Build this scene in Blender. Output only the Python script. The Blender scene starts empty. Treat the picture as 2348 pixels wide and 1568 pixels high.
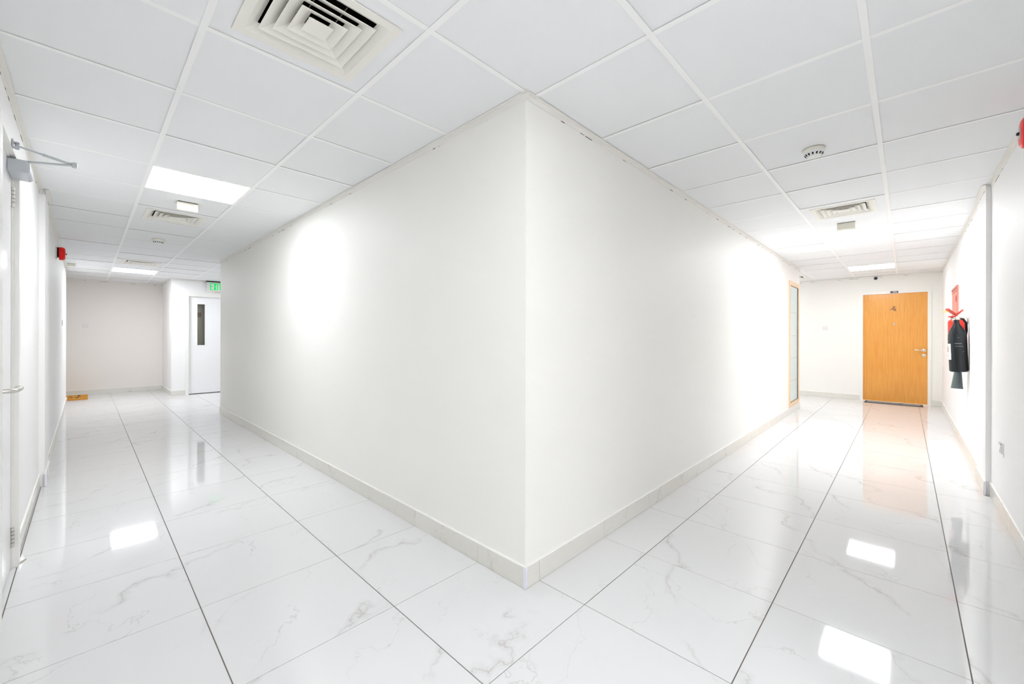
import bpy, bmesh, math, random
from mathutils import Vector, Matrix
random.seed(7)
C = bpy.context.scene.collection
PI = math.pi

# ------------------------------------------------------------------ camera, world, exposure
H = 2.358                                   # height of the suspended ceiling
YAW, ROLL, EYE = 0.8052, 0.0021, 1.196
cam_d = bpy.data.cameras.new('camera'); cam = bpy.data.objects.new('camera', cam_d); C.objects.link(cam)
cam_d.sensor_fit = 'HORIZONTAL'; cam_d.sensor_width = 36.0
cam_d.lens = 938.96 / 2348 * 36.0
cam_d.shift_y = -(784 - 772.49) / 2348
cam_d.clip_start = 0.02
_rt = Vector((math.cos(YAW), -math.sin(YAW), 0)); _up = Vector((0, 0, 1)); _fw = Vector((math.sin(YAW), math.cos(YAW), 0))
_r = _rt * math.cos(ROLL) + _up * math.sin(ROLL); _u = -_rt * math.sin(ROLL) + _up * math.cos(ROLL)
cam.matrix_world = Matrix(((_r.x, _u.x, -_fw.x, 0), (_r.y, _u.y, -_fw.y, 0), (_r.z, _u.z, -_fw.z, EYE), (0, 0, 0, 1)))
sc = bpy.context.scene
sc.camera = cam
w = bpy.data.worlds.new('world'); sc.world = w; w.use_nodes = True
w.node_tree.nodes['Background'].inputs[0].default_value = (0.9, 0.95, 1, 1)
w.node_tree.nodes['Background'].inputs[1].default_value = 0.0
sc.view_settings.view_transform = 'Standard'; sc.view_settings.look = 'None'
sc.view_settings.gamma = 1.0; sc.view_settings.use_curve_mapping = False
sc.view_settings.exposure = 0.36
sc.cycles.max_bounces = 10; sc.cycles.diffuse_bounces = 8; sc.cycles.glossy_bounces = 4
sc.cycles.use_adaptive_sampling = True; sc.cycles.adaptive_threshold = 0.05; sc.cycles.adaptive_min_samples = 16
sc.cycles.transmission_bounces = 6
sc.cycles.caustics_reflective = False; sc.cycles.caustics_refractive = False
sc.cycles.use_denoising = True
LAMPS = {'L1': 18.0, 'L2': 27.0, 'R1': 36.0, 'R2': 12.0, 'B1': 12.0, 'B2': 27.0, 'HL': 9.0, 'HR': 18.0}     # panel strengths; the B and H panels are added, unseen fill lights

# ------------------------------------------------------------------ materials
def new_mat(name):
    m = bpy.data.materials.new(name); m.use_nodes = True
    return m, m.node_tree, m.node_tree.nodes['Principled BSDF']
def mat(name, col, rough=0.5, metal=0.0, spec=0.5, bump=0, bscale=60, var=0.0, vscale=3.0, coat=0.0, emit=None, estr=0.0, trans=0.0, ior=1.5):
    m, t, b = new_mat(name)
    b.inputs['Base Color'].default_value = (*col, 1); b.inputs['Roughness'].default_value = rough
    b.inputs['Metallic'].default_value = metal; b.inputs['Specular IOR Level'].default_value = spec
    b.inputs['Coat Weight'].default_value = coat; b.inputs['Transmission Weight'].default_value = trans
    b.inputs['IOR'].default_value = ior
    if emit: b.inputs['Emission Color'].default_value = (*emit, 1); b.inputs['Emission Strength'].default_value = estr
    tc = t.nodes.new('ShaderNodeTexCoord')
    n = t.nodes.new('ShaderNodeTexNoise'); n.inputs['Scale'].default_value = vscale; n.inputs['Detail'].default_value = 4
    t.links.new(tc.outputs['Object'], n.inputs['Vector'])
    mx = t.nodes.new('ShaderNodeMix'); mx.data_type = 'RGBA'
    t.links.new(n.outputs['Fac'], mx.inputs[0])
    mx.inputs[6].default_value = (*[max(0, c * (1 - var)) for c in col], 1)
    mx.inputs[7].default_value = (*[min(1, c * (1 + var)) for c in col], 1)
    t.links.new(mx.outputs[2], b.inputs['Base Color'])
    if bump:
        n2 = t.nodes.new('ShaderNodeTexNoise'); n2.inputs['Scale'].default_value = bscale; n2.inputs['Detail'].default_value = 3
        t.links.new(tc.outputs['Object'], n2.inputs['Vector'])
        bp = t.nodes.new('ShaderNodeBump'); bp.inputs['Strength'].default_value = bump; bp.inputs['Distance'].default_value = 0.002
        t.links.new(n2.outputs['Fac'], bp.inputs['Height']); t.links.new(bp.outputs['Normal'], b.inputs['Normal'])
    return m
def marble(name, base, vein, amount, rough, scale=2.3, spec=0.5):
    m, t, b = new_mat(name); N = t.nodes; L = t.links
    b.inputs['Roughness'].default_value = rough; b.inputs['Specular IOR Level'].default_value = spec
    tc = N.new('ShaderNodeTexCoord'); oi = N.new('ShaderNodeObjectInfo')
    mul = N.new('ShaderNodeMath'); mul.operation = 'MULTIPLY'; mul.inputs[1].default_value = 37.0; L.new(oi.outputs['Random'], mul.inputs[0])
    cmb = N.new('ShaderNodeCombineXYZ'); L.new(mul.outputs[0], cmb.inputs[0]); L.new(mul.outputs[0], cmb.inputs[1]); L.new(mul.outputs[0], cmb.inputs[2])
    mp0 = N.new('ShaderNodeMapping'); mp0.inputs['Rotation'].default_value = (0, 0, math.radians(-30)); L.new(tc.outputs['Object'], mp0.inputs['Vector'])
    def node_math(op, a, b=None, c=None):
        n = N.new('ShaderNodeMath'); n.operation = op
        for k, q in enumerate((a, b, c)):
            if q is None: continue
            if isinstance(q, (int, float)): n.inputs[k].default_value = q
            else: L.new(q, n.inputs[k])
        return n.outputs[0]
    def noise(vec, sc_, det, rough_=0.5):
        n = N.new('ShaderNodeTexNoise'); n.inputs['Scale'].default_value = sc_; n.inputs['Detail'].default_value = det; n.inputs['Roughness'].default_value = rough_
        L.new(vec, n.inputs['Vector']); return n.outputs['Fac']
    def lines(angle, freq, amp, width, seed):
        mp = N.new('ShaderNodeMapping'); mp.inputs['Rotation'].default_value = (0, 0, math.radians(-angle)); L.new(tc.outputs['Object'], mp.inputs['Vector'])
        add = N.new('ShaderNodeVectorMath'); add.operation = 'ADD'; L.new(mp.outputs[0], add.inputs[0]); L.new(cmb.outputs[0], add.inputs[1])
        sep = N.new('ShaderNodeSeparateXYZ'); L.new(add.outputs[0], sep.inputs[0])
        ad2 = N.new('ShaderNodeVectorMath'); ad2.operation = 'ADD'; ad2.inputs[1].default_value = (seed, seed, seed); L.new(add.outputs[0], ad2.inputs[0])
        w_ = node_math('MULTIPLY', node_math('SUBTRACT', noise(ad2.outputs[0], 1.7*scale, 6, 0.56), 0.5), amp)
        d = node_math('ABSOLUTE', node_math('SUBTRACT', node_math('FRACT', node_math('ADD', node_math('MULTIPLY', sep.outputs[1], freq*scale), w_)), 0.5))
        r = N.new('ShaderNodeMapRange'); r.interpolation_type = 'SMOOTHSTEP'; r.inputs['From Min'].default_value = 0; r.inputs['From Max'].default_value = width
        r.inputs['To Min'].default_value = 1; r.inputs['To Max'].default_value = 0; L.new(d, r.inputs['Value'])
        m_ = N.new('ShaderNodeMapRange'); m_.inputs['From Min'].default_value = 0.44; m_.inputs['From Max'].default_value = 0.60
        L.new(noise(ad2.outputs[0], 2.9*scale, 3), m_.inputs['Value'])
        return node_math('MULTIPLY', r.outputs[0], m_.outputs[0])
    va = lines(30, 1.9, 1.5, 0.013, 0.0); vb = node_math('MULTIPLY', lines(30, 1.9, 1.5, 0.060, 0.0), 0.36)
    vc = node_math('MULTIPLY', lines(68, 1.5, 1.8, 0.011, 5.3), 0.55); vd = node_math('MULTIPLY', lines(12, 2.3, 2.0, 0.009, 9.1), 0.5)
    mm = N.new('ShaderNodeMath'); mm.operation = 'MULTIPLY'; mm.inputs[1].default_value = 1.0
    L.new(node_math('MAXIMUM', node_math('MAXIMUM', va, vb), node_math('MAXIMUM', vc, vd)), mm.inputs[0])
    am = N.new('ShaderNodeMath'); am.operation = 'MULTIPLY'; am.inputs[1].default_value = amount; L.new(mm.outputs[0], am.inputs[0])
    mix = N.new('ShaderNodeMix'); mix.data_type = 'RGBA'; L.new(am.outputs[0], mix.inputs[0])
    mix.inputs[6].default_value = (*base, 1); mix.inputs[7].default_value = (*vein, 1)
    L.new(mix.outputs[2], b.inputs['Base Color'])
    return m
def wood(name, c1, c2, c3, rough=0.3, coat=0.5, axis=2):
    m, t, b = new_mat(name); N = t.nodes; L = t.links
    b.inputs['Roughness'].default_value = rough; b.inputs['Coat Weight'].default_value = coat; b.inputs['Coat Roughness'].default_value = 0.12
    tc = N.new('ShaderNodeTexCoord'); mp = N.new('ShaderNodeMapping'); s = [34, 34, 34]; s[axis] = 1.6
    mp.inputs['Scale'].default_value = s; L.new(tc.outputs['Object'], mp.inputs['Vector'])
    n = N.new('ShaderNodeTexNoise'); n.inputs['Scale'].default_value = 1.6; n.inputs['Detail'].default_value = 6; n.inputs['Distortion'].default_value = 0.4
    L.new(mp.outputs[0], n.inputs['Vector'])
    n2 = N.new('ShaderNodeTexNoise'); n2.inputs['Scale'].default_value = 2.0; n2.inputs['Detail'].default_value = 2; L.new(tc.outputs['Object'], n2.inputs['Vector'])
    a = N.new('ShaderNodeMix'); a.data_type = 'RGBA'; L.new(n2.outputs['Fac'], a.inputs[0]); a.inputs[6].default_value = (*c1, 1); a.inputs[7].default_value = (*c2, 1)
    r = N.new('ShaderNodeMapRange'); r.inputs['From Min'].default_value = 0.42; r.inputs['From Max'].default_value = 0.75; r.inputs['To Max'].default_value = 0.6
    L.new(n.outputs['Fac'], r.inputs['Value'])
    bb = N.new('ShaderNodeMix'); bb.data_type = 'RGBA'; L.new(r.outputs[0], bb.inputs[0]); L.new(a.outputs[2], bb.inputs[6]); bb.inputs[7].default_value = (*c3, 1)
    L.new(bb.outputs[2], b.inputs['Base Color'])
    return m
def blotch(name, c1, c2, scale, lo, hi, rough=0.8):
    m, t, b = new_mat(name); N = t.nodes; L = t.links; b.inputs['Roughness'].default_value = rough
    tc = N.new('ShaderNodeTexCoord'); n = N.new('ShaderNodeTexNoise'); n.inputs['Scale'].default_value = scale; n.inputs['Detail'].default_value = 5
    L.new(tc.outputs['Object'], n.inputs['Vector'])
    r = N.new('ShaderNodeMapRange'); r.inputs['From Min'].default_value = lo; r.inputs['From Max'].default_value = hi; L.new(n.outputs['Fac'], r.inputs['Value'])
    mx = N.new('ShaderNodeMix'); mx.data_type = 'RGBA'; L.new(r.outputs[0], mx.inputs[0]); mx.inputs[6].default_value = (*c1, 1); mx.inputs[7].default_value = (*c2, 1)
    L.new(mx.outputs[2], b.inputs['Base Color'])
    return m
def glow(name, col, strength):
    m = bpy.data.materials.new(name); m.use_nodes = True; t = m.node_tree
    t.nodes.remove(t.nodes['Principled BSDF']); e = t.nodes.new('ShaderNodeEmission')
    e.inputs[0].default_value = (*col, 1); e.inputs[1].default_value = strength
    t.links.new(e.outputs[0], t.nodes['Material Output'].inputs[0])
    return m
M = {}
M['wall'] = mat('wall_paint', (0.83, 0.82, 0.785), 0.55, spec=0.25, bump=0.12, bscale=90, var=0.012, vscale=1.3)
M['wall_white'] = mat('wall_paint_white', (0.85, 0.84, 0.835), 0.55, spec=0.25, bump=0.12, bscale=90, var=0.012, vscale=1.3)
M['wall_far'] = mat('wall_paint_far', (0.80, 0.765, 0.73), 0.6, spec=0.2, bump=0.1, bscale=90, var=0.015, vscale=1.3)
M['gloss_white'] = mat('white_gloss_paint', (0.84, 0.84, 0.85), 0.22, var=0.01, vscale=4)
M['frame_white'] = mat('frame_paint', (0.83, 0.82, 0.79), 0.35, var=0.02, vscale=5)
M['panel'] = mat('ceiling_panel', (0.835, 0.843, 0.853), 0.8, spec=0.15, bump=0.15, bscale=150, var=0.012, vscale=2)
M['grid'] = mat('grid_metal', (0.91, 0.91, 0.90), 0.45, spec=0.3, var=0.02, vscale=2)
M['trim'] = mat('trim_paint', (0.82, 0.80, 0.76), 0.6, var=0.03, vscale=8)
M['gap'] = blotch('sealant_gap', (0.80, 0.78, 0.74), (0.10, 0.07, 0.05), 7.0, 0.575, 0.60)
M['plenum'] = mat('dark_plenum', (0.03, 0.03, 0.032), 0.9)
M['tile'] = marble('floor_marble', (0.70, 0.70, 0.702), (0.38, 0.345, 0.32), 0.56, 0.045, 1.0)
M['skirt'] = marble('skirting_marble', (0.70, 0.685, 0.635), (0.45, 0.40, 0.36), 0.7, 0.12, 2.0)
M['grout'] = mat('grout', (0.18, 0.15, 0.132), 0.9, var=0.2, vscale=5)
M['caulk'] = mat('caulk', (0.88, 0.87, 0.84), 0.6)
M['chrome_strip'] = mat('aluminium_strip', (0.80, 0.80, 0.88), 0.3, metal=0.4)
M['vent'] = mat('vent_cream', (0.84, 0.82, 0.76), 0.5, spec=0.3, var=0.01)
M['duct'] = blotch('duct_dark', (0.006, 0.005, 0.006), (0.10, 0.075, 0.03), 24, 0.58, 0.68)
M['steel'] = mat('satin_steel', (0.62, 0.60, 0.56), 0.28, metal=0.9)
M['silver'] = mat('silver_paint', (0.50, 0.525, 0.55), 0.4, metal=0.25)
M['bright'] = mat('bright_metal', (0.75, 0.72, 0.64), 0.22, metal=0.9)
M['plastic'] = mat('white_plastic', (0.84, 0.84, 0.82), 0.4)
M['cream_plastic'] = mat('cream_plastic', (0.83, 0.80, 0.70), 0.45)
M['lens'] = mat('ribbed_lens', (0.74, 0.72, 0.62), 0.3, bump=0.4, bscale=200, var=0.06, vscale=20)
M['black'] = mat('black_rubber', (0.012, 0.012, 0.014), 0.45)
M['slot'] = mat('dark_slot', (0.02, 0.015, 0.012), 0.8)
M['red'] = mat('red_enamel', (0.85, 0.003, 0.002), 0.32, spec=0.3)
M['oak_door'] = wood('varnished_door', (0.74, 0.305, 0.030), (0.80, 0.39, 0.075), (0.62, 0.21, 0.010), 0.35, 0.35)
M['light_wood'] = wood('pale_wood', (0.80, 0.57, 0.36), (0.84, 0.63, 0.43), (0.70, 0.45, 0.25), 0.45, 0.1)
M['frost'] = mat('frosted_glass', (0.60, 0.72, 0.73), 0.35, var=0.03, vscale=3)
M['frost_line'] = mat('film_line', (0.50, 0.54, 0.53), 0.4)
M['reveal_shade'] = mat('shaded_reveal', (0.22, 0.16, 0.09), 0.6)
def thin_glass():
    m = bpy.data.materials.new('thin_clear_glass'); m.use_nodes = True; t = m.node_tree; t.nodes.remove(t.nodes['Principled BSDF'])
    a = t.nodes.new('ShaderNodeBsdfTransparent'); a.inputs[0].default_value = (0.92, 0.94, 0.92, 1)
    g = t.nodes.new('ShaderNodeBsdfGlossy'); g.inputs['Roughness'].default_value = 0.03
    f = t.nodes.new('ShaderNodeFresnel'); f.inputs[0].default_value = 1.5; x = t.nodes.new('ShaderNodeMixShader')
    t.links.new(f.outputs[0], x.inputs[0]); t.links.new(a.outputs[0], x.inputs[1]); t.links.new(g.outputs[0], x.inputs[2]); t.links.new(x.outputs[0], t.nodes['Material Output'].inputs[0])
    return m
M['glass'] = thin_glass()
M['stair'] = mat('taupe_wall', (0.80, 0.72, 0.62), 0.8, var=0.1)
M['paper_pink'] = mat('notice_sheet', (0.42, 0.27, 0.23), 0.7)

# ------------------------------------------------------------------ helpers
class MB:
    def __init__(s): s.bm = bmesh.new()
    def box(s, x0, x1, y0, y1, z0, z1):
        v = [s.bm.verts.new(p) for p in ((x0,y0,z0),(x1,y0,z0),(x1,y1,z0),(x0,y1,z0),(x0,y0,z1),(x1,y0,z1),(x1,y1,z1),(x0,y1,z1))]
        for f in ((3,2,1,0),(4,5,6,7),(0,1,5,4),(1,2,6,5),(2,3,7,6),(3,0,4,7)): s.bm.faces.new([v[i] for i in f])
        return s
    def poly(s, pts):
        s.bm.faces.new([s.bm.verts.new(p) for p in pts]); return s
    def prism(s, pts, d):
        d = Vector(d); a = [s.bm.verts.new(p) for p in pts]; b = [s.bm.verts.new(Vector(p) + d) for p in pts]
        n = len(pts); s.bm.faces.new(a[::-1]); s.bm.faces.new(b)
        for i in range(n): s.bm.faces.new((a[i], a[(i+1) % n], b[(i+1) % n], b[i]))
        return s
    def lathe(s, org, axis, prof, n=28, a0=0.0, a1=2*PI, flat=1.0, flat_dir=None):
        ax = Vector(axis).normalized(); org = Vector(org)
        u = flat_dir if flat_dir else ax.orthogonal(); u = Vector(u); u = (u - ax * u.dot(ax)).normalized(); v = ax.cross(u)
        full = abs(a1 - a0 - 2*PI) < 1e-6; k = n if full else n + 1; rings = []
        for r, h in prof:
            if r < 1e-6: rings.append([s.bm.verts.new(org + ax * h)]); continue
            rings.append([s.bm.verts.new(org + ax * h + u * (math.cos(a0 + (a1-a0)*i/n) * r * flat) + v * (math.sin(a0 + (a1-a0)*i/n) * r)) for i in range(k)])
        for A, B in zip(rings, rings[1:]):
            m = n
            for i in range(m):
                j = (i + 1) % k
                if len(A) == 1 and len(B) == 1: continue
                if len(A) == 1: s.bm.faces.new((A[0], B[i], B[j]))
                elif len(B) == 1: s.bm.faces.new((A[j], A[i], B[0]))
                else: s.bm.faces.new((A[i], A[j], B[j], B[i]))
        return s
    def tube(s, pts, r, n=10, radii=None):
        pts = [Vector(p) for p in pts]; rings = []; up = None
        for i, p in enumerate(pts):
            d = (pts[min(i+1, len(pts)-1)] - pts[max(i-1, 0)]).normalized()
            if up is None: up = d.orthogonal().normalized()
            up = (up - d * up.dot(d)).normalized(); sd = d.cross(up); rr = radii[i] if radii else r
            rings.append([s.bm.verts.new(p + up * math.cos(2*PI*k/n) * rr + sd * math.sin(2*PI*k/n) * rr) for k in range(n)])
        for A, B in zip(rings, rings[1:]):
            for k in range(n): s.bm.faces.new((A[k], A[(k+1) % n], B[(k+1) % n], B[k]))
        s.bm.faces.new(rings[0][::-1]); s.bm.faces.new(rings[-1])
        return s
    def build(s, name, m, parent=None, smooth=False, bevel=0.0, seg=2):
        if bevel:
            bmesh.ops.bevel(s.bm, geom=s.bm.edges[:], offset=bevel, segments=seg, affect='EDGES', profile=0.5)
        bmesh.ops.recalc_face_normals(s.bm, faces=s.bm.faces[:])
        if parent is not None:
            off = parent.location
            for v in s.bm.verts: v.co -= off
            if parent.parent is not None: pass
        me = bpy.data.meshes.new(name); s.bm.to_mesh(me); s.bm.free(); me.materials.append(M[m] if isinstance(m, str) else m)
        if smooth:
            for p in me.polygons: p.use_smooth = True
            try: me.set_sharp_from_angle(angle=math.radians(38))
            except Exception: pass
        o = bpy.data.objects.new(name, me); C.objects.link(o)
        if parent is not None: o.parent = parent
        return o
def thing(name, label, cat, loc, group=None):
    o = bpy.data.objects.new(name, None); C.objects.link(o); o.location = loc; o.empty_display_size = 0.05
    o['label'] = label; o['category'] = cat
    if group: o['group'] = group
    return o
def sub(mb, name, m, part, **k):
    """a sub-part: its vertices are given in the space of the part's own thing"""
    root = part.parent if part.parent is not None else part
    for v in mb.bm.verts: v.co -= root.location
    bmesh.ops.recalc_face_normals(mb.bm, faces=mb.bm.faces[:])
    o = mb.build(name, m, None, **k); o.parent = part
    return o
def structure(o, **k):
    o['kind'] = 'structure'
    for a, b in k.items(): o[a] = b
    return o
def dup(root, loc, label, rotz=None):
    r = root.copy(); C.objects.link(r); r.location = loc; r['label'] = label
    if rotz is not None: r.rotation_euler = (0, 0, rotz)
    for ch in list(root.children):
        c = ch.copy(); C.objects.link(c); c.parent = r
        for g in list(ch.children):
            d = g.copy(); C.objects.link(d); d.parent = c
    return r
def text_mesh(name, s, size, depth, m, parent, mw):
    cu = bpy.data.curves.new(name + '_curve', 'FONT'); cu.body = s; cu.size = size; cu.extrude = depth; cu.align_x = 'CENTER'; cu.align_y = 'CENTER'
    tmp = bpy.data.objects.new('tmp', cu); C.objects.link(tmp); bpy.context.view_layer.update()
    me = bpy.data.meshes.new_from_object(tmp.evaluated_get(bpy.context.evaluated_depsgraph_get()))
    bpy.data.objects.remove(tmp); me.transform(mw); me.materials.clear(); me.materials.append(M[m])
    o = bpy.data.objects.new(name, me); C.objects.link(o); o.parent = parent
    return o

# ------------------------------------------------------------------ floor
FX, FDX, FY, FDY = 0.352, 0.5974, -0.170, 0.6018
PLAN = [(-0.262, 1.46, -2.5, 12.05), (1.45, 10.31, -0.47, 1.31), (1.45, 3.5, 7.7, 10.62), (-1.0, -0.25, 10.75, 12.05), (8.43, 10.31, 1.3, 3.5), (-0.335, -0.25, 2.68, 3.31)]
floor = structure(MB().box(-1.2, 3.7, -2.7, 12.3, -0.06, -0.0022).box(3.7, 10.6, -0.7, 3.7, -0.0600, -0.0022).build('floor', 'grout'))
_cache = {}
def tile_obj(name, x0, x1, y0, y1, z0, z1, m, parent, dz=0.0, rot=0):
    key = (name, round(x1-x0, 3), round(y1-y0, 3), round(z1-z0, 4), m); cx, cy = (x0+x1)/2, (y0+y1)/2
    if key not in _cache:
        b = MB(); hx, hy = (x1-x0)/2, (y1-y0)/2; b.box(-hx, hx, -hy, hy, z0, z1)
        o = b.build(name, m); _cache[key] = o.data
    else:
        o = bpy.data.objects.new(name, _cache[key]); C.objects.link(o)
    o.parent = parent; o.location = (cx, cy, dz)
    return o
def inter(a, b):
    x0, x1, y0, y1 = max(a[0], b[0]), min(a[1], b[1]), max(a[2], b[2]), min(a[3], b[3])
    return (x0, x1, y0, y1) if x1 - x0 > 0.012 and y1 - y0 > 0.012 else None
for i in range(-3, 18):
    for j in range(-5, 22):
        c = (FX + i*FDX, FX + (i+1)*FDX, FY + j*FDY, FY + (j+1)*FDY)
        parts = [q for q in (inter(c, p) for p in PLAN) if q]
        if not parts: continue
        x0 = min(p[0] for p in parts); x1 = max(p[1] for p in parts); y0 = min(p[2] for p in parts); y1 = max(p[3] for p in parts)
        if x0 >= 1.18 and y0 >= 10.6: continue
        right = x1 > 1.6 and y0 < 1.3
        gx, gy = (0.0014, 0.0020) if right else (0.0020, 0.0015)
        tile_obj('floor_tile', x0+gx, x1-gx, y0+gy, y1-gy, -0.012, 0.0, 'tile', floor)

# ------------------------------------------------------------------ walls
ZT = H + 0.30
def wallbox(name, boxes, m='wall'):
    b = MB()
    for q in boxes: b.box(*q)
    return structure(b.build(name, m))
LX, LX2, LX3 = -0.258, -0.226, -0.244         # left wall: near face, pier face, far face
RY, RY2, RY3 = -0.468, -0.440, -0.457         # right wall: near face, pier face, far face
BX, BY = 1.452, 1.305                          # faces of the block in the middle
DY0, DY1, DZ = 2.68, 3.31, 2.070                # near left door opening
wallbox('wall_left', [(-0.42, LX, -2.5, DY0, 0, ZT), (-0.42, LX, DY1, 4.94, 0, ZT), (-0.42, LX, DY0, DY1, DZ, ZT), (-0.42, -0.33, DY0, DY1, 0, DZ),
                      (-0.42, LX2, 4.94, 5.42, 0, ZT), (-0.42, LX3, 5.42, 10.75, 0, ZT)], 'wall_white')
wallbox('wall_right', [(1.452, 4.75, -0.62, RY, 0, ZT), (4.75, 5.26, -0.62, RY2, 0, ZT), (5.26, 10.45, -0.62, RY3, 0, ZT)], 'wall_white')
wallbox('wall_center', [(BX, 7.58, BY, 7.7, 0, ZT), (7.58, 8.31, BY, 7.7, 0, 0.13), (7.58, 8.31, BY, 7.7, 2.07, ZT), (8.31, 8.43, BY, 7.7, 0, ZT),
                        (7.58, 8.31, BY+0.30, 7.7, 0.13, 2.07)])
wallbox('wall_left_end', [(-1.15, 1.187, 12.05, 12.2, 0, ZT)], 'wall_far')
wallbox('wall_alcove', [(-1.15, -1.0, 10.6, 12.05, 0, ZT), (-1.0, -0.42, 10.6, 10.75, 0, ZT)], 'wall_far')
EX0, EX1, EZ = 1.457, 2.36, 2.025
wallbox('wall_exit', [(1.187, EX0, 10.6, 12.2, 0, ZT), (EX1, 3.7, 10.6, 10.8, 0, ZT), (EX0, EX1, 10.6, 10.8, EZ, ZT), (EX0, EX1, 10.775, 10.80, 0, EZ),
                      (EX1, EX1+0.1, 10.8, 11.7, 0, ZT), (EX0, EX1, 10.8, 11.7, EZ, EZ+0.1)], 'wall_white')
FX0 = 10.30; RD0, RD1, RZ = -0.285, 0.592, 2.015
wallbox('wall_right_end', [(FX0, 10.45, -0.62, RD0, 0, ZT), (FX0, 10.45, RD1, 3.5, 0, ZT), (FX0, 10.45, RD0, RD1, RZ, ZT), (10.40, 10.45, RD0, RD1, 0, RZ)])
wallbox('wall_left_recess', [(3.5, 3.65, 7.7, 10.6, 0, ZT)], 'wall_white')
wallbox('wall_right_recess', [(8.43, 10.45, 3.5, 3.65, 0, ZT)], 'wall_white')
wallbox('wall_back', [(-0.42, 1.60, -2.65, -2.5, 0, ZT), (1.452, 1.60, -2.5, -0.62, 0, ZT)], 'wall_white')

# ------------------------------------------------------------------ skirting
SH, ST = 0.098, 0.009
def skirting(name, axis, face, a0, a1, out, start, pitch, ends=()):
    """axis 'x' runs along x at y=face; out = +1/-1 direction of the room"""
    lo, hi = sorted((face, face + out*0.0022)); clo, chi = sorted((face, face + out*(ST-0.002)))
    cap = MB()
    if axis == 'x': cap.box(a0, a1, clo, chi, SH, SH+0.007)
    else: cap.box(clo, chi, a0, a1, SH, SH+0.007)
    root = structure(cap.build(name, 'caulk'))
    ks = sorted(set([a0, a1] + [round(start + k*pitch, 4) for k in range(-8, 30) if a0 + 0.03 < start + k*pitch < a1 - 0.03]))
    tlo, thi = sorted((face + out*0.0005, face + out*ST))
    for p, q in zip(ks, ks[1:]):
        g = 0.0009
        if axis == 'x': tile_obj('skirting_tile', p+g, q-g, tlo, thi, 0.0015, SH, 'skirt', root)
        else: tile_obj('skirting_tile', tlo, thi, p+g, q-g, 0.0015, SH, 'skirt', root)
    return root
skirting('baseboard_center_left', 'y', BX, BY-ST, 7.7, -1, FY, FDY)
skirting('baseboard_center_right', 'x', BY, BX+0.004, 8.43, -1, FX, FDX)
skirting('baseboard_left_near', 'y', LX, DY1+0.075, 4.94, 1, FY, FDY)
skirting('baseboard_left_behind', 'y', LX, -2.5, DY0-0.075, 1, FY, FDY)
skirting('baseboard_left_pier', 'y', LX2, 4.94-ST, 5.42, 1, FY, 1.3)
skirting('baseboard_left_far', 'y', LX3, 5.42, 10.75, 1, FY+0.3, FDY)
skirting('baseboard_right_near', 'x', RY, 1.46, 4.75, 1, FX+0.0, FDX)
skirting('baseboard_right_pier', 'x', RY2, 4.75-ST, 5.26, 1, FX, 1.7)
skirting('baseboard_right_far', 'x', RY3, 5.26, FX0, 1, FX, FDX)
skirting('baseboard_right_end', 'y', FX0, RD1+0.045, 3.5, -1, FY-0.17, FDY)
skirting('baseboard_right_corner', 'y', FX0, RY3, RD0-0.045, -1, FY, 3)
skirting('baseboard_left_end', 'x', 12.05, -1.0, 1.187, -1, FX-FDX, FDX)
skirting('baseboard_exit_side', 'y', 1.187, 10.6, 12.05, -1, 10.6, 0.9)
skirting('baseboard_exit', 'x', 10.6, 1.187-ST, EX0-0.058, -1, 5.0, 2)
# bright metal strips that cap the skirting corners
def strip(x, y, label, hgt=SH+0.004, s=0.0075):
    o = MB().box(x-s, x+s, y-s, y+s, 0.0005, hgt).build('corner_strip', 'chrome_strip', bevel=0.002)
    o['label'] = label; o['category'] = 'trim'; o['group'] = 'metal strips on the skirting corners'
    return o
strip(BX-ST+0.004, BY-ST+0.004, 'silver metal strip on the skirting at the corner between the two corridors')
strip(LX2+ST-0.004, 4.94-ST+0.004, 'silver metal strip on the skirting of the pier on the left wall')
strip(LX3+ST-0.004, 10.75, 'silver metal strip at the far end of the left wall skirting by the orange mat')
strip(4.75-ST+0.004, RY2+ST-0.004, 'silver metal strip on the skirting of the pier on the right wall')

# ------------------------------------------------------------------ ceiling
GX, GDX, GY, GDY = 0.304, 0.600, 0.112, 0.5965
ceiling = structure(MB().box(-1.15, 3.7, -2.65, 12.2, H+0.28, H+0.33).box(3.7, 10.5, -0.65, 3.65, H+0.28, H+0.33).build('ceiling', 'plenum'))
CPLAN = [(-0.258, 1.47, -2.5, 12.05), (1.45, 10.3, -0.468, 1.306), (1.45, 3.5, 7.7, 10.6), (-1.0, -0.25, 10.75, 12.05), (8.43, 10.3, 1.305, 3.5)]
def cell(i, j): return (GX + i*GDX, GX + (i+1)*GDX, GY + j*GDY, GY + (j+1)*GDY)
vent_cells = {(0, 2): 'square cream air diffuser nearest the camera, above the left corridor entrance', (0, 8): 'square cream air diffuser in the left corridor just beyond the lit panel',
              (0, 14): 'far cream air diffuser in front of the distant lit panel of the left corridor', (7, 0): 'square cream air diffuser in the right corridor before the first lit panel',
              (15, 2): 'cream air diffuser half hidden behind the far end of the right white wall'}
light_cells = {(0, 6): ('large lit square ceiling panel nearest in the left corridor', 'L1'), (0, 16): ('small far lit ceiling panel at the end of the left corridor', 'L2'),
               (9, 0): ('nearer lit ceiling panel in the right corridor beside the emergency light', 'R1'), (14, 0): ('farther lit ceiling panel before the orange door', 'R2'),
               (0, 0): ('added unseen fill panel overhead at the junction of the corridors', 'B1'), (0, -4): ('added unseen fill panel at the back of the corridor stub behind the camera', 'B2'),  # both added out of view to brighten the near corner
               (3, 15): ('added unseen fill panel in the hidden recess before the exit door', 'HL'), (15, 4): ('added unseen fill panel in the hidden recess beside the orange door', 'HR')}  # recess panels are added too, out of view, as fill light
hole_mesh = None
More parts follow.
